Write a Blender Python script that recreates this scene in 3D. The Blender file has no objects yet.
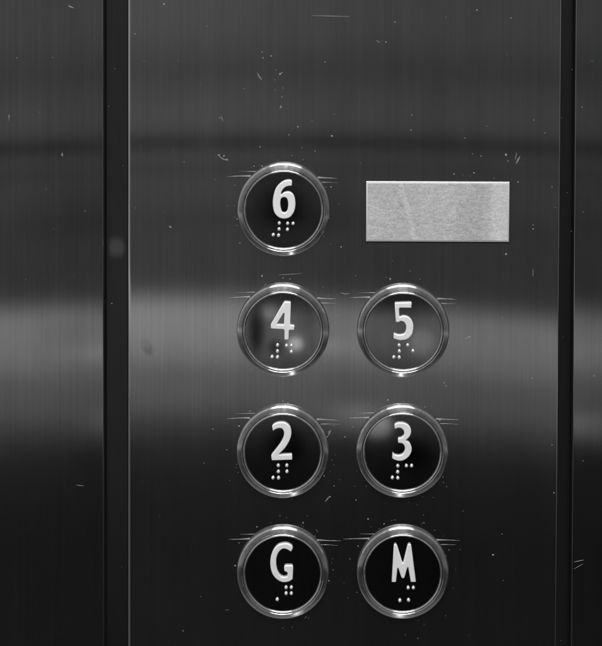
import bpy, bmesh, math, random
from mathutils import Vector, Matrix
random.seed(7)
S = bpy.context.scene
COL = S.collection
U = 0.0004                      # one photo unit on the panel = 0.4 mm
W, H = 602.0, 646.0
F = 1600.0
D = 1600.0 * U                  # camera distance 0.64 m
rad = math.radians

# ------------------------------------------------------------------ camera
cam_d = bpy.data.cameras.new('camera'); cam = bpy.data.objects.new('camera', cam_d); COL.objects.link(cam)
cam_d.sensor_fit = 'HORIZONTAL'; cam_d.sensor_width = 36; cam_d.lens = 36 * F / W
TILT, ROLL = 1.7, 0.25
SX = -(342 - 301) / F; SY = -(323 + 258) / F + math.tan(rad(TILT))
cam_d.shift_x = SX * F / W; cam_d.shift_y = SY * F / W
cam_d.clip_start = 0.02; cam_d.clip_end = 50
CAMZ = 1.45
R = Matrix.Rotation(rad(90 - TILT), 4, 'X') @ Matrix.Rotation(rad(ROLL), 4, 'Z')
cam.matrix_world = Matrix.Translation((0, -D, CAMZ)) @ R
S.camera = cam
R3 = R.to_3x3()

def at(u, v):
    """point (x, z) of the wall plane for a place measured on the photo"""
    d = R3 @ Vector(((u - W / 2) / F + SX, (H / 2 - v) / F + SY, -1.0))
    t = D / d.y
    return d.x * t, CAMZ + d.z * t

# ------------------------------------------------------------------ object helpers
def tag(o, label=None, cat=None, group=None, kind=None):
    if label: o['label'] = label
    if cat: o['category'] = cat
    if group: o['group'] = group
    if kind: o['kind'] = kind
    return o

def thing(name, loc, label, cat, group=None, rot=None):
    o = bpy.data.objects.new(name, None); COL.objects.link(o)
    o.empty_display_size = 0.01
    o.location = loc
    if rot: o.rotation_euler = rot
    return tag(o, label, cat, group)

def obj(name, me, mat, parent=None, smooth=True, loc=None):
    o = bpy.data.objects.new(name, me); COL.objects.link(o)
    if mat: me.materials.clear(); me.materials.append(mat)
    for p in me.polygons: p.use_smooth = smooth
    if parent: o.parent = parent
    if loc is not None: o.location = loc
    return o

def bm_mesh(bm, name):
    bmesh.ops.recalc_face_normals(bm, faces=bm.faces)
    me = bpy.data.meshes.new(name); bm.to_mesh(me); bm.free(); return me

def lathe(profile, name, n=160, closed=False):
    """profile: (radius, height) in photo units; local Z is out of the wall"""
    bm = bmesh.new(); rings = []
    for r, h in profile:
        if r < 1e-6: rings.append([bm.verts.new((0, 0, h * U))])
        else: rings.append([bm.verts.new((r * U * math.cos(2 * math.pi * i / n), r * U * math.sin(2 * math.pi * i / n), h * U)) for i in range(n)])
    pairs = list(zip(rings, rings[1:]))
    if closed: pairs.append((rings[-1], rings[0]))
    for a, b in pairs:
        for i in range(n):
            j = (i + 1) % n
            if len(a) == 1 and len(b) == 1: continue
            if len(a) == 1: bm.faces.new((a[0], b[i], b[j]))
            elif len(b) == 1: bm.faces.new((a[i], b[0], a[j]))
            else: bm.faces.new((a[i], b[i], b[j], a[j]))
    return bm_mesh(bm, name)

def rounded(profile, r, k=4):
    """round the inner corners of an open polyline"""
    out = [profile[0]]
    for p0, p1, p2 in zip(profile, profile[1:], profile[2:]):
        a = Vector(p1); v0 = Vector(p0) - a; v2 = Vector(p2) - a
        q = min(r, v0.length * .45, v2.length * .45)
        s = a + v0.normalized() * q; e = a + v2.normalized() * q
        for i in range(k + 1):
            t = i / k
            out.append(tuple(s * (1 - t) ** 2 + a * 2 * t * (1 - t) + e * t * t))
    out.append(profile[-1]); return out

# ------------------------------------------------------------------ materials
def newmat(name):
    m = bpy.data.materials.new(name); m.use_nodes = True
    nt = m.node_tree; b = nt.nodes['Principled BSDF']
    return m, nt, b
def node(nt, t, **kw):
    n = nt.nodes.new(t)
    for k, v in kw.items(): setattr(n, k, v)
    return n
def val(nt, op, a, b=None, c=None, clamp=False):
    n = node(nt, 'ShaderNodeMath', operation=op, use_clamp=clamp)
    for i, x in enumerate((a, b, c)):
        if x is None: continue
        if isinstance(x, (int, float)): n.inputs[i].default_value = x
        else: nt.links.new(x, n.inputs[i])
    return n.outputs[0]
def smooth(nt, x, lo, hi, tlo=0., thi=1.):
    n = node(nt, 'ShaderNodeMapRange', interpolation_type='SMOOTHSTEP')
    nt.links.new(x, n.inputs[0])
    for i, q in zip((1, 2, 3, 4), (lo, hi, tlo, thi)): n.inputs[i].default_value = q
    return n.outputs[0]
def grey(nt, x):
    n = node(nt, 'ShaderNodeCombineColor')
    for i in range(3): nt.links.new(x, n.inputs[i])
    return n.outputs[0]
def noise(nt, vec, scale, detail=2, rough=.5):
    n = node(nt, 'ShaderNodeTexNoise'); n.inputs['Scale'].default_value = scale
    n.inputs['Detail'].default_value = detail; n.inputs['Roughness'].default_value = rough
    nt.links.new(vec, n.inputs['Vector']); return n.outputs[0]
def mapping(nt, vec, scale, loc=(0, 0, 0)):
    n = node(nt, 'ShaderNodeMapping'); n.inputs['Scale'].default_value = scale; n.inputs['Location'].default_value = loc
    nt.links.new(vec, n.inputs['Vector']); return n.outputs[0]

def brushed(name, base, rough, aniso, seed, fingerprint=None, streak=.10):
    """vertical grain stainless steel: reflections spread sideways, stay crisp up and down"""
    m, nt, b = newmat(name)
    geo = node(nt, 'ShaderNodeNewGeometry').outputs['Position']
    fine = noise(nt, mapping(nt, geo, (5200, 60, 14), (seed, 0, 0)), 1, 2, .7)
    mid = noise(nt, mapping(nt, geo, (900, 60, 5), (seed * 3, 0, 0)), 1, 3, .7)
    wide = noise(nt, mapping(nt, geo, (110, 30, 9), (seed * 5, 0, 1)), 1, 3, .6)
    blot = noise(nt, mapping(nt, geo, (45, 45, 30), (seed, 3, 1)), 1, 4, .6)
    s = val(nt, 'ADD', val(nt, 'MULTIPLY', fine, .45), val(nt, 'MULTIPLY', mid, .55))
    f = val(nt, 'MULTIPLY_ADD', val(nt, 'SUBTRACT', s, .5), streak * 6, 1.)
    f = val(nt, 'MULTIPLY', f, val(nt, 'MULTIPLY_ADD', val(nt, 'SUBTRACT', wide, .5), .22, 1.))
    f = val(nt, 'MULTIPLY', f, val(nt, 'MULTIPLY_ADD', val(nt, 'SUBTRACT', blot, .5), .28, 1.))
    if fingerprint:                       # a greasy ridged finger smear
        sp = node(nt, 'ShaderNodeSeparateXYZ'); nt.links.new(geo, sp.inputs[0])
        fx, fz = fingerprint
        dx = val(nt, 'MULTIPLY', val(nt, 'SUBTRACT', sp.outputs[0], fx), 1 / U)
        dz = val(nt, 'MULTIPLY', val(nt, 'SUBTRACT', sp.outputs[2], fz), 1 / U)
        p = val(nt, 'SUBTRACT', val(nt, 'MULTIPLY', dx, .45), val(nt, 'MULTIPLY', dz, .89))
        q = val(nt, 'ADD', val(nt, 'MULTIPLY', dx, .89), val(nt, 'MULTIPLY', dz, .45))
        r2 = val(nt, 'SQRT', val(nt, 'ADD', val(nt, 'POWER', val(nt, 'ABSOLUTE', val(nt, 'DIVIDE', p, 11.)), 2), val(nt, 'POWER', val(nt, 'ABSOLUTE', val(nt, 'DIVIDE', q, 6.)), 2)))
        nz = noise(nt, mapping(nt, geo, (900, 900, 900)), 1, 2)
        r2 = val(nt, 'ADD', r2, val(nt, 'MULTIPLY', val(nt, 'SUBTRACT', nz, .5), .6))
        mask = smooth(nt, r2, .6, 1.1, 1, 0)
        ridge = val(nt, 'MULTIPLY_ADD', val(nt, 'SINE', val(nt, 'ADD', val(nt, 'MULTIPLY', p, 2.3), val(nt, 'MULTIPLY', nz, 5.))), .25, .75)
        heavy = smooth(nt, p, -4, 8, .35, 1)
        f = val(nt, 'MULTIPLY', f, val(nt, 'SUBTRACT', 1., val(nt, 'MULTIPLY', val(nt, 'MULTIPLY', mask, ridge), val(nt, 'MULTIPLY', heavy, .42))))
    f = val(nt, 'MULTIPLY', f, base)
    nt.links.new(grey(nt, f), b.inputs['Base Color'])
    b.inputs['Metallic'].default_value = .993; b.inputs['Specular IOR Level'].default_value = .2
    rr = val(nt, 'MULTIPLY_ADD', val(nt, 'SUBTRACT', blot, .5), .03, rough)
    nt.links.new(rr, b.inputs['Roughness'])
    b.inputs['Anisotropic'].default_value = aniso
    cx = node(nt, 'ShaderNodeCombineXYZ'); cx.inputs[0].default_value = 1
    nt.links.new(cx.outputs[0], b.inputs['Tangent'])
    return m

def turned(name, base, rough, aniso, seed=0):
    m, nt, b = newmat(name)
    tg = node(nt, 'ShaderNodeTangent', direction_type='RADIAL', axis='Z'); nt.links.new(tg.outputs[0], b.inputs['Tangent'])
    tc = node(nt, 'ShaderNodeTexCoord').outputs['Object']
    n1 = noise(nt, mapping(nt, tc, (380, 380, 380), (seed, 0, 0)), 1, 4, .65)
    n2 = noise(nt, mapping(nt, tc, (2600, 2600, 2600), (seed, 0, 0)), 1, 2, .6)
    f = val(nt, 'MULTIPLY', val(nt, 'MULTIPLY_ADD', val(nt, 'SUBTRACT', n1, .5), .5, 1.), val(nt, 'MULTIPLY_ADD', val(nt, 'SUBTRACT', n2, .5), .3, 1.))
    nt.links.new(grey(nt, val(nt, 'MULTIPLY', f, base)), b.inputs['Base Color'])
    nt.links.new(val(nt, 'MULTIPLY_ADD', val(nt, 'SUBTRACT', n1, .5), .16, rough), b.inputs['Roughness'])
    b.inputs['Metallic'].default_value = 1; b.inputs['Anisotropic'].default_value = aniso; b.inputs['Anisotropic Rotation'].default_value = .25
    return m

def simple(name, base, rough, metal=0, spec=.5, var=.1, nscale=900):
    m, nt, b = newmat(name)
    geo = node(nt, 'ShaderNodeNewGeometry').outputs['Position']
    n1 = noise(nt, mapping(nt, geo, (nscale,) * 3), 1, 3, .6)
    f = val(nt, 'MULTIPLY', val(nt, 'MULTIPLY_ADD', val(nt, 'SUBTRACT', n1, .5), var * 2, 1.), base)
    nt.links.new(grey(nt, f), b.inputs['Base Color'])
    b.inputs['Roughness'].default_value = rough; b.inputs['Metallic'].default_value = metal
    b.inputs['Specular IOR Level'].default_value = spec
    return m

FP = at(146.5, 346.5)
M_left = brushed('brushed_steel_left', .47, .088, 1.0, 3.1, streak=.12)
M_mid = brushed('brushed_steel_panel', .54, .088, 1.0, 8.7, fingerprint=FP)
M_right = brushed('brushed_steel_right', .42, .088, 1.0, 5.3)
M_ring = turned('turned_steel', .62, .20, 1.0)
M_lip = turned('polished_steel_lip', .75, .25, .9, 4)
M_face = None
M_num = simple('satin_white_enamel', .82, .38, 0, .5, .09, 260)
M_dot = simple('polished_pin', .85, .28, .65, .5, .02)
M_black = simple('groove_shade_and_carcass_black', .012, .5)
M_dust = simple('pale_dust', .29, .8, 0, .3, .3, 3000)
M_glint = simple('painted_light_streak', .42, .4, .3, .5, .2)  # pale colour standing in for light thrown by the bezels
M_scr = simple('bright_scratch', .26, .5, .3, .5, .2)

def face_material():
    m, nt, b = newmat('smoked_mirror_button_face')
    geo = node(nt, 'ShaderNodeNewGeometry').outputs['Position']
    n1 = noise(nt, mapping(nt, geo, (150, 150, 60)), 1, 4, .6)
    n2 = noise(nt, mapping(nt, geo, (1500, 60, 40)), 1, 2, .6)
    f = val(nt, 'MULTIPLY', val(nt, 'MULTIPLY_ADD', val(nt, 'SUBTRACT', n1, .5), .5, 1.), val(nt, 'MULTIPLY_ADD', val(nt, 'SUBTRACT', n2, .5), .25, 1.))
    nt.links.new(grey(nt, val(nt, 'MULTIPLY', f, .29)), b.inputs['Base Color'])
    nt.links.new(val(nt, 'MULTIPLY_ADD', val(nt, 'SUBTRACT', n1, .5), .02, .035), b.inputs['Roughness'])
    b.inputs['Metallic'].default_value = 1
    return m
M_face = face_material()

def screen_material(x0, x1, z0, z1):
    m, nt, b = newmat('frosted_indicator_window')
    geo = node(nt, 'ShaderNodeNewGeometry').outputs['Position']
    a = noise(nt, mapping(nt, geo, (1500, 1500, 2600)), 1, 4, .75)
    c = noise(nt, mapping(nt, geo, (420, 420, 1300), (4, 0, 2)), 1, 3, .6)
    w = noise(nt, mapping(nt, geo, (60, 60, 40), (1, 0, 7)), 1, 2, .5)
    f = val(nt, 'ADD', val(nt, 'MULTIPLY', val(nt, 'SUBTRACT', a, .5), 1.9), val(nt, 'MULTIPLY', val(nt, 'SUBTRACT', c, .5), .8))
    f = val(nt, 'ADD', f, val(nt, 'MULTIPLY', val(nt, 'SUBTRACT', w, .5), .30))
    sp = node(nt, 'ShaderNodeSeparateXYZ'); nt.links.new(geo, sp.inputs[0])
    px = val(nt, 'MULTIPLY', val(nt, 'SUBTRACT', sp.outputs[0], x0), 1 / U)
    pz = val(nt, 'MULTIPLY', val(nt, 'SUBTRACT', z1, sp.outputs[2]), 1 / U)
    # pale diagonal wipe mark and a rubbed paler right end
    d = val(nt, 'ABSOLUTE', val(nt, 'SUBTRACT', px, val(nt, 'MULTIPLY_ADD', pz, .27, 34.)))
    f = val(nt, 'ADD', f, val(nt, 'MULTIPLY', smooth(nt, d, 1., 4., 1, 0), .13))
    rough_edge = val(nt, 'MULTIPLY_ADD', c, 8., px)
    f = val(nt, 'ADD', f, smooth(nt, rough_edge, 126., 136., 0, .16))
    f = val(nt, 'ADD', f, smooth(nt, val(nt, 'ABSOLUTE', val(nt, 'SUBTRACT', px, 106.)), 6., 22., -.10, 0))
    f = val(nt, 'MULTIPLY', val(nt, 'ADD', f, 1.), .50)
    nt.links.new(grey(nt, f), b.inputs['Base Color'])
    b.inputs['Roughness'].default_value = .55
    bump = node(nt, 'ShaderNodeBump'); bump.inputs['Strength'].default_value = .25; bump.inputs['Distance'].default_value = .0002
    nt.links.new(a, bump.inputs['Height']); nt.links.new(bump.outputs[0], b.inputs['Normal'])
    return m

# ------------------------------------------------------------------ wall panels
zT = at(301, -260)[1]; zB = at(301, 900)[1]
def wall_panel(name, left, right, mat, label, cat, rl=.8, rr=.8, back=16):
    """left / right: (x at top, x at bottom) of each edge; folded steel sheet with rounded vertical edges"""
    bm = bmesh.new(); n = 6
    def section(xl, xr):
        pts = [(xl, back * U)]
        for i in range(n + 1):
            t = math.pi / 2 * i / n
            pts.append((xl + rl * U * (1 - math.cos(t)), rl * U * (1 - math.sin(t))))
        for i in range(n + 1):
            t = math.pi / 2 * i / n
            pts.append((xr - rr * U * (1 - math.sin(t)), rr * U * (1 - math.cos(t))))
        pts.append((xr, back * U)); return pts
    a = [bm.verts.new((x, y, zT)) for x, y in section(left[0], right[0])]
    b = [bm.verts.new((x, y, zB)) for x, y in section(left[1], right[1])]
    for i in range(len(a)):
        j = (i + 1) % len(a); bm.faces.new((a[i], b[i], b[j], a[j]))
    bm.faces.new(a); bm.faces.new(list(reversed(b)))
    me = bm_mesh(bm, name); o = obj(name, me, mat)
    me.materials.append(M_black)          # folded-back steel returns blackened, the groove's shade put into the colour
    for p in me.polygons:
        if abs(p.normal.x) > .9 and p.center.y > 2 * U: p.material_index = 1
    me.set_sharp_from_angle(angle=rad(40))
    return tag(o, label, cat)
def edge(u0, v0, u1, v1):
    (xa, za), (xb, zb) = at(u0, v0), at(u1, v1)
    g = lambda z: xa + (xb - xa) * (z - za) / (zb - za)
    return g(zT), g(zB)
e1 = edge(103.2, 0, 103.6, 646); e2 = edge(126.6, 0, 126.6, 646)
e3 = edge(561.9, 0, 556.2, 646); e4 = edge(576, 0, 571.3, 646)
xl = at(-420, 323)[0]; xr = at(1030, 323)[0]
G = 'brushed steel wall panels'
left = wall_panel('wall_panel', (xl, xl), e1, M_left, 'brushed steel wall panel left of the control panel, beyond the wide dark groove', 'wall panel')
right = wall_panel('wall_panel', e4, (xr, xr), M_right, 'dark brushed steel wall panel right of the control panel, beyond the narrow groove', 'wall panel')
panel = wall_panel('control_panel', e2, e3, M_mid, 'wide brushed steel elevator control panel that carries the seven buttons and the indicator window', 'control panel', 4.5, 1.6)

# wall carcass behind everything
bm = bmesh.new(); bmesh.ops.create_cube(bm, size=1)
for v in bm.verts:
    v.co = Vector((xl if v.co.x < 0 else xr, (17 if v.co.y < 0 else 60) * U, (zB if v.co.z < 0 else zT)))
tag(obj('wall', bm_mesh(bm, 'wall'), M_black, smooth=False), kind='structure')

# strips lying inside the grooves
def strip_material(name, base, rough, spot=None):
    m, nt, b = newmat(name)
    geo = node(nt, 'ShaderNodeNewGeometry').outputs['Position']
    n1 = noise(nt, mapping(nt, geo, (1200, 100, 30)), 1, 3, .6)
    f = val(nt, 'MULTIPLY', val(nt, 'MULTIPLY_ADD', val(nt, 'SUBTRACT', n1, .5), .35, 1.), base)
    r = rough
    if spot:  # pale blurred reflection painted into the strip's colour
        sp = node(nt, 'ShaderNodeSeparateXYZ'); nt.links.new(geo, sp.inputs[0])
        dx = val(nt, 'DIVIDE', val(nt, 'SUBTRACT', sp.outputs[0], spot[0]), 9 * U)
        dz = val(nt, 'DIVIDE', val(nt, 'SUBTRACT', sp.outputs[2], spot[1]), 12 * U)
        d = val(nt, 'SQRT', val(nt, 'ADD', val(nt, 'POWER', val(nt, 'ABSOLUTE', dx), 4), val(nt, 'POWER', val(nt, 'ABSOLUTE', dz), 2)))
        mk = smooth(nt, d, .2, 1.2, 1, 0)
        f = val(nt, 'MULTIPLY', f, val(nt, 'MULTIPLY_ADD', mk, 1.5, 1.))
    nt.links.new(grey(nt, f), b.inputs['Base Color'])
    b.inputs['Metallic'].default_value = 1
    b.inputs['Roughness'].default_value = rough
    b.inputs['Anisotropic'].default_value = .9
    cx = node(nt, 'ShaderNodeCombineXYZ'); cx.inputs[2].default_value = 1
    nt.links.new(cx.outputs[0], b.inputs['Tangent'])
    return m
def groove_strip(a, b, mat, label, depth=12.5):
    bm = bmesh.new()
    q = .4 * U
    vs = []
    for z, xa, xb in ((zT - U, a[0], b[0]), (zB + U, a[1], b[1])):
        vs.append([bm.verts.new(p) for p in ((xa + q, depth * U, z), (xb - q, depth * U, z), (xb - q, 16.6 * U, z), (xa + q, 16.6 * U, z))])
    for i in range(4):
        j = (i + 1) % 4; bm.faces.new((vs[0][i], vs[1][i], vs[1][j], vs[0][j]))
    bm.faces.new(vs[0]); bm.faces.new(list(reversed(vs[1])))
    o = obj('groove_strip', bm_mesh(bm, 'groove_strip'), mat, smooth=False)
    return tag(o, label, 'trim strip')
groove_strip(e1, e2, strip_material('dark_trim_left', .14, .17, at(115, 251)), 'wide dark strip in the groove left of the control panel, with a pale reflected blur painted in')
groove_strip(e3, e4, strip_material('dark_trim_right', .06, .25), 'narrow black metal strip sunk in the groove right of the control panel')

# ------------------------------------------------------------------ numerals
def catmull(pts):
    """pts: (x, y) smooth or (x, y, 1) corner, closed"""
    n = len(pts); out = []
    for i in range(n):
        p1, p2 = pts[i], pts[(i + 1) % n]
        p0 = pts[i - 1] if len(p1) == 2 else None
        p3 = pts[(i + 2) % n] if len(p2) == 2 else None
        P1, P2 = Vector(p1[:2]), Vector(p2[:2])
        P0 = Vector(p0[:2]) if p0 else P1 * 2 - P2
        P3 = Vector(p3[:2]) if p3 else P2 * 2 - P1
        if len(p1) == 3 and len(p2) == 3: out.append(P1); continue
        for k in range(6):
            t = k / 6
            out.append(.5 * (2 * P1 + (P2 - P0) * t + (2 * P0 - 5 * P1 + 4 * P2 - P3) * t * t + (3 * P1 - P0 - 3 * P2 + P3) * t ** 3))
    return out
def chamfer_corners(pts, r=7):
    """give every sharp corner a small radius"""
    out = []; n = len(pts)
    for i, p in enumerate(pts):
        if len(p) == 2: out.append(p); continue
        P = Vector(p[:2])
        for q in (pts[i - 1], pts[(i + 1) % n]):
            d = Vector(q[:2]) - P; k = min(r, d.length * .3)
            out.append((*(P + d.normalized() * k), 1))
    return out
GLYPH = {
 '6': ((264, 176), [[(259,37,1),(225,33),(185,42),(145,68),(110,110),(90,165),(80,225),(82,285),(95,335),(125,372),(165,391),(205,391),(245,375),(275,335),(290,285),(291,235),(282,190),(262,158),(230,142),(200,144),(175,154),(158,172,1),(165,142),(185,114),(215,95),(261,90,1)],
                    [(183,196),(205,202),(217,225),(221,265),(216,305),(203,328),(187,335),(170,328),(160,305),(153,260),(156,220),(166,202)]]),
 '4': ((262, 296), [[(205,47,1),(268,52,1),(261,262,1),(302,266,1),(298,315,1),(252,311,1),(250,402,1),(203,402,1),(204,307,1),(80,300,1),(79,260,1)],
                    [(138,256,1),(204,152,1),(202,260,1)]]),
 '5': ((382, 296), [[(115,58,1),(275,53,1),(273,110,1),(160,108,1),(161,190,1),(190,179),(235,185),(270,212),(289,255),(290,300),(278,350),(250,385),(210,403),(160,406),(102,390,1),(107,335,1),(140,350),(175,352),(205,340),(218,310),(219,275),(205,243),(178,231),(150,241),(124,238,1)]]),
 '2': ((262, 416), [[(100,140,1),(90,88,1),(120,65),(165,53),(215,58),(255,88),(272,135),(268,190),(245,245),(208,300),(155,352,1),(278,346,1),(283,402,1),(88,408,1),(83,358,1),(130,300),(170,245),(195,195),(201,150),(185,117),(155,112),(125,122)]]),
 '3': ((382, 416), [[(112,72,1),(150,58),(200,60),(245,82),(268,120),(268,160),(250,195),(220,221,1),(255,245),(275,290),(270,335),(245,375),(205,403),(165,412),(125,405),(90,388,1),(96,333,1),(120,352),(155,358),(190,345),(208,310),(205,275),(185,252),(145,246,1),(145,199,1),(175,195),(200,170),(198,135),(175,112),(145,110),(115,122,1)]]),
 'G': ((262, 538), [[(268,128,1),(289,90,1),(275,66),(240,48),(200,46),(150,60),(110,100),(85,155),(75,220),(82,290),(105,345),(145,385),(195,405),(245,400),(286,378,1),(290,262,1),(280,247,1),(213,247,1),(202,260,1),(203,298,1),(212,308,1),(233,312,1),(234,348,1),(205,356),(175,345),(148,305),(135,250),(135,190),(150,140),(180,104),(210,97),(240,108)]]),
 'M': ((382, 538), [[(107,62,1),(122,50,1),(140,62,1),(192,232,1),(234,60,1),(252,48,1),(270,60,1),(316,404,1),(262,404,1),(238,262,1),(212,352,1),(204,370,1),(182,370,1),(173,352,1),(146,268,1),(132,405,1),(86,405,1),(96,250,1)]]),
}
BRAILLE = {
 '6': [(141,436),(218,438),(268,439),(139,490),(216,493),(86,543),(135,547)],
 '4': [(144,454),(226,458),(271,458),(143,509),(270,514),(93,562),(143,564)],
 '5': [(158,455),(237,454),(160,509),(285,507),(110,565),(159,566)],
 '2': [(150,458),(229,457),(151,514),(230,513),(102,571),(153,571)],
 '3': [(146,462),(225,461),(273,461),(145,517),(96,570),(146,573)],
 'G': [(222,458),(270,458),(222,512),(270,513),(141,568)],
 'M': [(241,461),(289,461),(165,577),(244,574)],
}
def glyph_mesh(ch, cx, cz):
    (ou, ov), outlines = GLYPH[ch]
    cu = bpy.data.curves.new('numeral', 'CURVE'); cu.dimensions = '2D'; cu.fill_mode = 'BOTH'
    for ol in outlines:
        pts = catmull(chamfer_corners(ol))
        sp = cu.splines.new('POLY'); sp.points.add(len(pts) - 1); sp.use_cyclic_u = True
        for p, q in zip(sp.points, pts):
            x, z = at(ou + q.x / 9.225, ov + q.y / 9.225)
            p.co = (x - cx, z - cz, 0, 1)
    cu.extrude = .4 * U; cu.bevel_depth = .9 * U; cu.bevel_resolution = 4; cu.offset = -1.15 * U
    tmp = bpy.data.objects.new('tmp', cu); COL.objects.link(tmp)
    dg = bpy.context.evaluated_depsgraph_get(); dg.update()
    me = bpy.data.meshes.new_from_object(tmp.evaluated_get(dg))
    bpy.data.objects.remove(tmp); me.name = 'numeral'
    return me

# ------------------------------------------------------------------ buttons
FACE_H = 4.6
ring_prof = rounded([(46.4, 0), (46.4, 3.4), (45.7, 4.7), (41.2, 5.8), (40.4, 4.8), (40.3, 2.0)], .8)
lip_prof = rounded([(40.2, 3.2), (40.0, 5.6), (39.2, 6.1), (38.3, 5.6), (38.0, 3.4)], .7)
face_prof = [(38.1, 3.0), (38.1, FACE_H - .3), (37.7, FACE_H), (30, FACE_H + .02), (15, FACE_H + .05), (0, FACE_H + .06)]
wash_prof = rounded([(46.8, -.1), (46.7, .15), (46.2, .15)], .3)
me_ring = lathe(ring_prof, 'bezel'); me_lip = lathe(lip_prof, 'inner_lip'); me_face = lathe(face_prof, 'button_face'); me_face.set_sharp_from_angle(angle=rad(25))
me_wash = lathe(wash_prof, 'gasket')
bm = bmesh.new(); bmesh.ops.create_uvsphere(bm, u_segments=20, v_segments=12, radius=1.7 * U)
for v in bm.verts: v.co.z *= .95
me_dot = bm_mesh(bm, 'braille_dot')

BUT = {
 '6': (283.7, 208.8, 'round black elevator button with raised white number 6, beside the blank indicator window'),
 '4': (283.0, 329.5, 'round elevator button with raised white number 4 and a hazy reflection in its face'),
 '5': (403.1, 330.0, 'round elevator button with raised white number 5 on an even dark grey face'),
 '2': (282.8, 450.7, 'round black elevator button with raised white number 2 and six braille dots'),
 '3': (402.2, 450.3, 'round elevator button with raised white number 3, its face lit grey at the upper left'),
 'G': (282.9, 571.4, 'round black elevator button with raised white letter G, bottom of the left column'),
 'M': (402.6, 571.3, 'round black elevator button with raised white letter M and four braille dots'),
}
LEAN = {'6': (0, 0), '4': (0, 0), '5': (0, 0), '2': (0, 0), '3': (0, 0), 'G': (0, 0), 'M': (0, 0)}
for ch, (u, v, label) in BUT.items():
    x, z = at(u, v)
    t = thing('elevator_button', (x, 0, z), label, 'elevator button', 'round elevator call buttons in two columns', rot=(rad(90), 0, 0))
    st = (1, 1.014, 1)
    ring = obj('bezel', me_ring, M_ring, t); ring.scale = st
    ws = obj('gasket', me_wash, M_black, ring)
    lp = obj('inner_lip', me_lip, M_lip, ring)
    fx, fz = 0, 0
    fc = obj('button_face', me_face, M_face, t); fc.scale = st
    # raised parts are drawn a little nearer to the eye: bring them back along the line of sight
    k = (FACE_H + 1) * U / D
    bx, bz = -(x - 0) * k, -(z - CAMZ) * k
    gm = glyph_mesh(ch, x, z)
    g = obj('numeral', gm, M_num, t, loc=(bx, bz, (FACE_H + 1.3) * U))
    gm.set_sharp_from_angle(angle=rad(50))
    (ou, ov) = GLYPH[ch][0]
    for (a, b) in BRAILLE[ch]:
        px, pz = at(ou + a / 9.225, ov + b / 9.225)
        obj('braille_dot', me_dot, M_dot, t, loc=(px - x + bx, pz - z + bz, (FACE_H + .6) * U))

# ------------------------------------------------------------------ indicator window
(xa, za), (xb, zb), (xc, zc), (xd, zd) = at(366.2, 180.6), at(509.6, 182.2), at(508.8, 241.8), at(366, 241)
x0, x1, z1, z0 = (xa + xd) / 2, (xb + xc) / 2, (za + zb) / 2, (zc + zd) / 2
ang = -0.3 * math.pi / 180
cx, cz = (x0 + x1) / 2, (z0 + z1) / 2; hw, hh = (x1 - x0) / 2, (z1 - z0) / 2
disp = thing('indicator_window', (cx, 0, cz), 'blank pale grey rectangular indicator window with bright bevelled edges, right of the number 6 button', 'display', rot=(rad(90), 0, 0))
def plate(w, h, z_lo, z_hi, bev, name):
    bm = bmesh.new()
    secs = [(0, z_lo)] + [(bev * (1 - math.cos(t * math.pi / 8)), z_hi - bev + bev * math.sin(t * math.pi / 8)) for t in range(5)]
    loops = []
    for ins, zz in secs:
        loops.append([bm.verts.new((sx * (w - ins * U), sy * (h - ins * U), zz * U)) for sx, sy in ((-1, -1), (1, -1), (1, 1), (-1, 1))])
    for a, b in zip(loops, loops[1:]):
        for i in range(4):
            j = (i + 1) % 4; bm.faces.new((a[i], a[j], b[j], b[i]))
    bm.faces.new(loops[-1]); bm.faces.new(list(reversed(loops[0])))
    return bm_mesh(bm, name)
me = plate(hw, hh, -.2, 1.6, 1.1, 'frame')
fr = obj('frame', me, simple('bright_window_edge', .85, .3, .35, .5, .05), disp); me.set_sharp_from_angle(angle=rad(60))
me = plate(hw - 1.5 * U, hh - 1.5 * U, 1.4, 1.95, .3, 'window_pane')
obj('window_pane', me, screen_material(x0, x1, z0, z1), disp, smooth=False)
bm = bmesh.new(); bmesh.ops.create_cube(bm, size=1)
for v in bm.verts: v.co = Vector((v.co.x * 2 * (hw + 1.1 * U), v.co.y * 2 * (hh + 1.1 * U) - .5 * U, (v.co.z + .3) * .35 * U))
obj('gasket', bm_mesh(bm, 'gasket'), M_black, disp, smooth=False)

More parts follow.
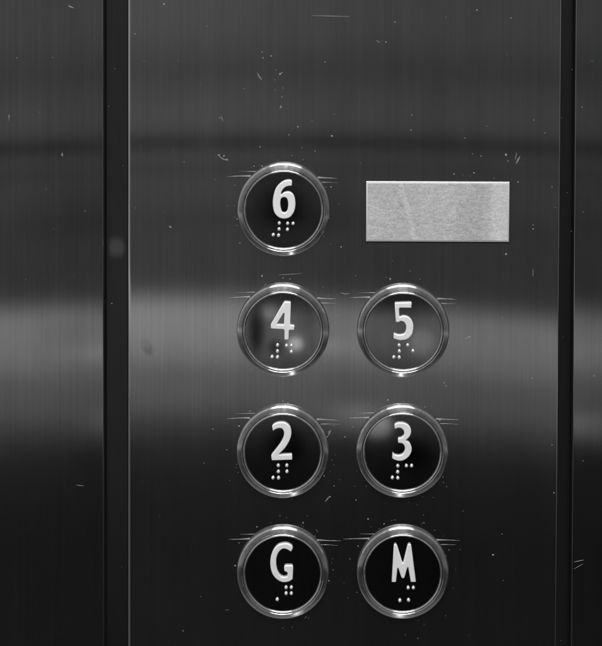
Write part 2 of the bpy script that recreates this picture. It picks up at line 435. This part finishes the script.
# ------------------------------------------------------------------ dust, scratches and imitated light streaks
def flake(bm, u, v, su, sv=None, ang=0, h=.25):
    x, z = at(u, v); sv = sv or su; n = 7
    y0 = 12.5 * U if (102 < u < 127.5 or 556.5 < u < 576) else 0      # specks in the grooves lie on the strips
    c, s = math.cos(ang), math.sin(ang)
    ring_, top = [], []
    for i in range(n):
        t = 2 * math.pi * i / n; r = random.uniform(.65, 1.25)
        a, b = su * r * math.cos(t), sv * r * math.sin(t)
        p = (a * c - b * s, a * s + b * c)
        ring_.append(bm.verts.new((x + p[0] * U, y0, z + p[1] * U)))
        top.append(bm.verts.new((x + p[0] * .6 * U, y0 - h * U, z + p[1] * .6 * U)))
    for i in range(n):
        j = (i + 1) % n; bm.faces.new((ring_[i], ring_[j], top[j], top[i]))
    bm.faces.new(top)
bm = bmesh.new()
spots = """262 52 .9;271 56 1.0;263 58 .9;276 70 .6;280 74 1.3;275 80 .5;283 88 .6;282 97 .7;281 107 1.1;275 90 .4;298 127 .9;312 121 .6;289 135 .8;332 136 1.3;315 151 1;260 147 .8;302 148 .6;219 155 .9;224 156 1.3;227 159 .7;216 157 .5;
207 26 .5;386 42 .9;395 22 .7;381 41 .3;325 62 .7;477 10 1.1;511 18 .7;446 17 .5;412 115 .8;411 130 .7;465 138 .6;481 156 .9;506 155 1.4;508 161 .9;518 160 1.1;534 120 .7;545 133 .6;560 75 .9;561 91 .6;574 72 .7;592 61 .7;582 107 .6;454 174 .8;463 175 .5;474 173 1;470 176 .5;494 178 .6;427 115 .3;
71 7 .9;69 6 .7;17 58 .6;9 116 1.0;62 155 1.1;135 34 .6;144 61 .5;178 61 .5;107 109 .6;121 169 .5;173 150 .4;135 208 .7;164 4 1.1;46 189 .4;85 211 .5;220 118 .7;170 227 1.1;110 308 .8;216 362 .6;213 429 .8;518 182 1.0;506 254 1.2;533 229 1.0;533 225 .6;552 187 .6;533 275 .6;559 324 1.1;469 337 1.0;583 212 .6;573 235 .5;569 196 .6;532 378 .8;502 318 .5;594 376 .8;
493 555 1.3;463 511 .7;552 445 .7;554 493 1.0;583 461 .5;502 534 .6;262 166 .9;254 166 .7;237 219 1;331 187 .9;329 218 .8;341 247 .9;240 243 .7;262 276 1.1;283 278 .9;290 279 .8;266 284 .5;335 323 .7;331 344 .6;237 322 1.1;239 327 .8;390 279 1;420 279 .7;438 301 .9;410 271 .7;444 383 1.1;446 386 .8;470 337 .7;355 344 .4;283 401 .8;288 403 1;250 411 1;239 426 .9;329 432 1.2;327 437 .8;324 476 1.1;334 486 .7;327 499 .8;330 497 1;388 400 1.1;425 407 .8;353 427 .9;345 437 .8;443 477 .9;356 500 .9;448 420 .6;440 420 1.2;257 527 .9;264 530 .6;303 523 .9;235 566 1;329 581 1;226 610 .7;239 543 .6;256 541 .6;368 519 1.1;384 524 .8;424 523 .9;358 546 1;350 559 .8;449 550 .6;446 556 .6;443 592 .7;395 520 .6;204 463 .7;183 631 .8;228 610 .6;306 617 .8;333 570 .5""".replace('\n', '').split(';')
for s in spots:
    u, v, r = map(float, s.split()); flake(bm, u, v, r * .95, r * random.uniform(.4, .9), random.uniform(0, 3))
for ch, (u, v, _) in BUT.items():
    for k in range(16):
        t = random.uniform(0, 2 * math.pi); q = 47.5 + abs(random.gauss(0, 7))
        flake(bm, u + q * math.cos(t), v - q * math.sin(t), random.uniform(.22, .55), random.uniform(.2, .4), random.uniform(0, 3))
for k in range(60):
    flake(bm, random.uniform(-10, 610), random.uniform(-5, 650) ** 1.0, random.uniform(.15, .42), None, 0)
tag(obj('dust_specks', bm_mesh(bm, 'dust_specks'), M_dust, smooth=False), 'pale dust specks scattered over the steel panels', 'dust', kind='stuff')

def scratch_or_light_streak(bm, pts, w, fade=False):
    """thin raised ridge along a polyline, for scratches and imitated light streaks, tapered at both ends"""
    P = [Vector(at(*p)) for p in pts]; n = len(P); L, T, Rr = [], [], []
    for i, p in enumerate(P):
        d = (P[min(i + 1, n - 1)] - P[max(i - 1, 0)]).normalized(); q = Vector((-d.y, d.x))
        k = w * U * (.15 + .85 * math.sin(math.pi * (i + .01) / (n - 1 + .02)))
        if fade: k = w * U * ((i + .3) / n) ** 1.6
        L.append(bm.verts.new((p.x + q.x * k, -.002 * U, p.y + q.y * k))); Rr.append(bm.verts.new((p.x - q.x * k, -.002 * U, p.y - q.y * k)))
        T.append(bm.verts.new((p.x, -(.10 if fade else .16) * U, p.y)))
    for i in range(n - 1):
        bm.faces.new((L[i], L[i + 1], T[i + 1], T[i])); bm.faces.new((T[i], T[i + 1], Rr[i + 1], Rr[i]))
def line(u0, v0, u1, v1, bow=0, n=9):
    return [(u0 + (u1 - u0) * i / (n - 1), v0 + (v1 - v0) * i / (n - 1) + bow * math.sin(math.pi * i / (n - 1))) for i in range(n)]
bm = bmesh.new()
for a in [(312, 15.5, 350, 16.5, 0, .18), (257, 72, 262, 80, 1, .6), (279, 75, 283, 72, 0, .5), (516, 164, 520, 156, 0, .9), (515, 160, 517, 152, 0, .4),
          (68, 6, 74, 8, 0, .3), (221, 115, 223, 122, 0, .4), (280, 109, 281, 105, 0, .5), (328, 436, 331, 430, 0, .7), (325, 502, 330, 496, 0, .6), (217, 154, 229, 160, 2, .5),
          (62, 152, 63, 157, 0, .5), (9, 114, 9, 121, 0, .4), (470, 337, 465, 339, 0, .4), (278, 275, 302, 273.5, 0, .14), (574, 562, 584, 560, 0, .25), (574, 569, 583, 564, 0, .2),
          (340, 292, 350, 293, 1.5, .2), (76, 485, 84, 486, 0, .15), (250, 424, 262, 421, 0, .3), (533, 268, 533, 277, 0, .3), (169, 226, 172, 228, 0, .5), (376, 40, 380, 43, 0, .3)]:
    scratch_or_light_streak(bm, line(*a[:5]), a[5])
sc = obj('scratches', bm_mesh(bm, 'scratches'), M_scr, panel, smooth=False); sc['kind'] = 'stuff'

# light streaks thrown sideways from every bezel's upper shoulders, imitated by pale raised lines
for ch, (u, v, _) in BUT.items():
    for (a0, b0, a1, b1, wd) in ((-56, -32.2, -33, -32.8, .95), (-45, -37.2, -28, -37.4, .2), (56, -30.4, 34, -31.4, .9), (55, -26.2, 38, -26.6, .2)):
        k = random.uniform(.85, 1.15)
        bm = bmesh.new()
        scratch_or_light_streak(bm, line(u + a1 + (a0 - a1) * k, v + b0 + random.uniform(-.5, .5), u + a1, v + b1, random.uniform(-.3, .3), 13), wd, True)
        o = obj('scratch_or_light_streak', bm_mesh(bm, 'scratch_or_light_streak'), M_glint, panel, smooth=False)

# ------------------------------------------------------------------ unseen dim cabin, its tones shaped for the reflections
w = bpy.data.worlds.new('World'); S.world = w; w.use_nodes = True
nt = w.node_tree; bg = nt.nodes['Background']
g = node(nt, 'ShaderNodeTexCoord').outputs['Generated']
sp = node(nt, 'ShaderNodeSeparateXYZ'); nt.links.new(g, sp.inputs[0])
ny = val(nt, 'MAXIMUM', val(nt, 'MULTIPLY', sp.outputs[1], -1.), .08)
A = val(nt, 'DIVIDE', sp.outputs[0], ny); 
hl = val(nt, 'SQRT', val(nt, 'ADD', val(nt, 'MULTIPLY', sp.outputs[0], sp.outputs[0]), val(nt, 'MULTIPLY', sp.outputs[1], sp.outputs[1])))
B = val(nt, 'DIVIDE', sp.outputs[2], val(nt, 'MAXIMUM', hl, .02))      # height over the horizon, the same all round the cabin
# slope added to the bands so that their reflections tilt
B2 = val(nt, 'ADD', B, val(nt, 'MULTIPLY', A, smooth(nt, B, -.27, -.34, .004, .024)))
VF = 258
lo, hi = -.72, .10
rampin = node(nt, 'ShaderNodeMapRange'); nt.links.new(B2, rampin.inputs[0])
rampin.inputs[1].default_value = lo; rampin.inputs[2].default_value = hi
cr = node(nt, 'ShaderNodeValToRGB'); nt.links.new(rampin.outputs[0], cr.inputs[0]); cr.color_ramp.interpolation = 'LINEAR'
def lin(s): s /= 255; return s / 12.92 if s <= .04045 else ((s + .055) / 1.055) ** 2.4
PROFILE = [(-120, 56), (0, 62), (35, 61), (72, 51), (95, 58), (118, 62), (135, 58), (141, 28), (149, 30), (156, 56), (165, 54), (172, 44), (182, 54), (210, 50), (222, 44), (245, 47), (297, 44),
           (310, 84), (319, 112), (347, 108), (368, 96), (382, 78), (412, 72), (436, 46), (460, 28), (490, 22), (540, 18), (646, 18), (720, 17)]
els = cr.color_ramp.elements
stops = sorted([((-(v + VF) / F - lo) / (hi - lo), lin(s) / .52) for v, s in PROFILE])
els[0].position = stops[0][0]; els[0].color = (*(stops[0][1],) * 3, 1)
els[1].position = stops[-1][0]; els[1].color = (*(stops[-1][1],) * 3, 1)
for p, c in stops[1:-1]:
    e = els.new(p); e.color = (c, c, c, 1)
L = node(nt, 'ShaderNodeSeparateColor'); nt.links.new(cr.outputs[0], L.inputs[0]); L = L.outputs[0]
L = val(nt, 'MULTIPLY', L, smooth(nt, A, -.22, .10, 1.25, .86))
def blob(cu, cv, ru, rv, gain):  # soft patch added to the surroundings to shape a button face's reflection
    a = val(nt, 'DIVIDE', val(nt, 'SUBTRACT', A, (cu - 342) / F), ru / F); b = val(nt, 'DIVIDE', val(nt, 'SUBTRACT', B, -(cv + VF) / F), rv / F)
    d = val(nt, 'SQRT', val(nt, 'ADD', val(nt, 'MULTIPLY', a, a), val(nt, 'MULTIPLY', b, b)))
    return smooth(nt, d, .3, 1., gain, 0.)
for bl in [(301, 354, 13, 12, 4.4), (268, 310, 14, 13, 1.5), (251, 336, 15, 46, -.95), (276, 358, 15, 14, -.75), (316, 320, 18, 26, -.3),
           (430, 352, 24, 26, 1.0), (374, 427, 26, 22, 8.0), (290, 450, 34, 40, -.8), (420, 462, 34, 30, -.8), (284, 210, 44, 40, -.75), (403, 320, 30, 30, -.15)]:
    L = val(nt, 'MULTIPLY', L, val(nt, 'ADD', blob(*bl), 1.))
# light added at the sides, above and below to brighten the bezel reflections
aa = val(nt, 'ABSOLUTE', A)
low = smooth(nt, B, -.55, -.15, .4, 1.)
L = val(nt, 'ADD', L, val(nt, 'MULTIPLY', low, smooth(nt, A, -.5, -.85, 0, .27)))
L = val(nt, 'ADD', L, val(nt, 'MULTIPLY', val(nt, 'MULTIPLY', low, smooth(nt, A, .5, .85, 0, .25)), smooth(nt, A, 1.1, 1.6, 1, 0)))
L = val(nt, 'ADD', L, smooth(nt, B, -.06, .25, 0, .20))
L = val(nt, 'ADD', L, smooth(nt, B, -.85, -1.2, 0, .16))
nt.links.new(grey(nt, L), bg.inputs['Color']); bg.inputs['Strength'].default_value = 1

# ------------------------------------------------------------------ lamps
def area(name, loc, target, sx, sy, power, spread=180):
    l = bpy.data.lights.new(name, 'AREA'); l.shape = 'ELLIPSE' if sx > 1 else 'RECTANGLE'; l.size = sx; l.size_y = sy; l.energy = power; l.spread = rad(spread)
    o = bpy.data.objects.new(name, l); COL.objects.link(o); o.location = loc
    o.rotation_euler = (Vector(target) - Vector(loc)).to_track_quat('-Z', 'Y').to_euler(); return o
mid = Vector((0, 0, at(301, 323)[1]))
area('ceiling_lamp', (0.0, -.75, mid.z + 1.25), mid, 1.25, .50, 22)
area('ceiling_lamp', (.005, -.95, mid.z + .90), mid, .022, .20, .7)
area('ceiling_lamp', (.150, -.95, mid.z + .90), mid, .022, .20, .35)
area('ceiling_lamp', (-.70, -.85, mid.z + .90), mid, .03, .20, .12)
area('floor_bounce_lamp', (.05, -.95, mid.z - 1.0), mid, .025, .15, .22)
# small downlight close to the wall, grazing the steel
area('panel_downlight', (.010, -.070, mid.z + .85), (0, -.002, mid.z), .012, .030, .35)

# ------------------------------------------------------------------ render settings
S.render.engine = 'CYCLES'
S.view_settings.view_transform = 'Standard'; S.view_settings.look = 'None'; S.view_settings.exposure = 0; S.view_settings.gamma = 1
S.cycles.max_bounces = 8; S.cycles.glossy_bounces = 5
S.cycles.caustics_reflective = True; S.cycles.blur_glossy = 0.05
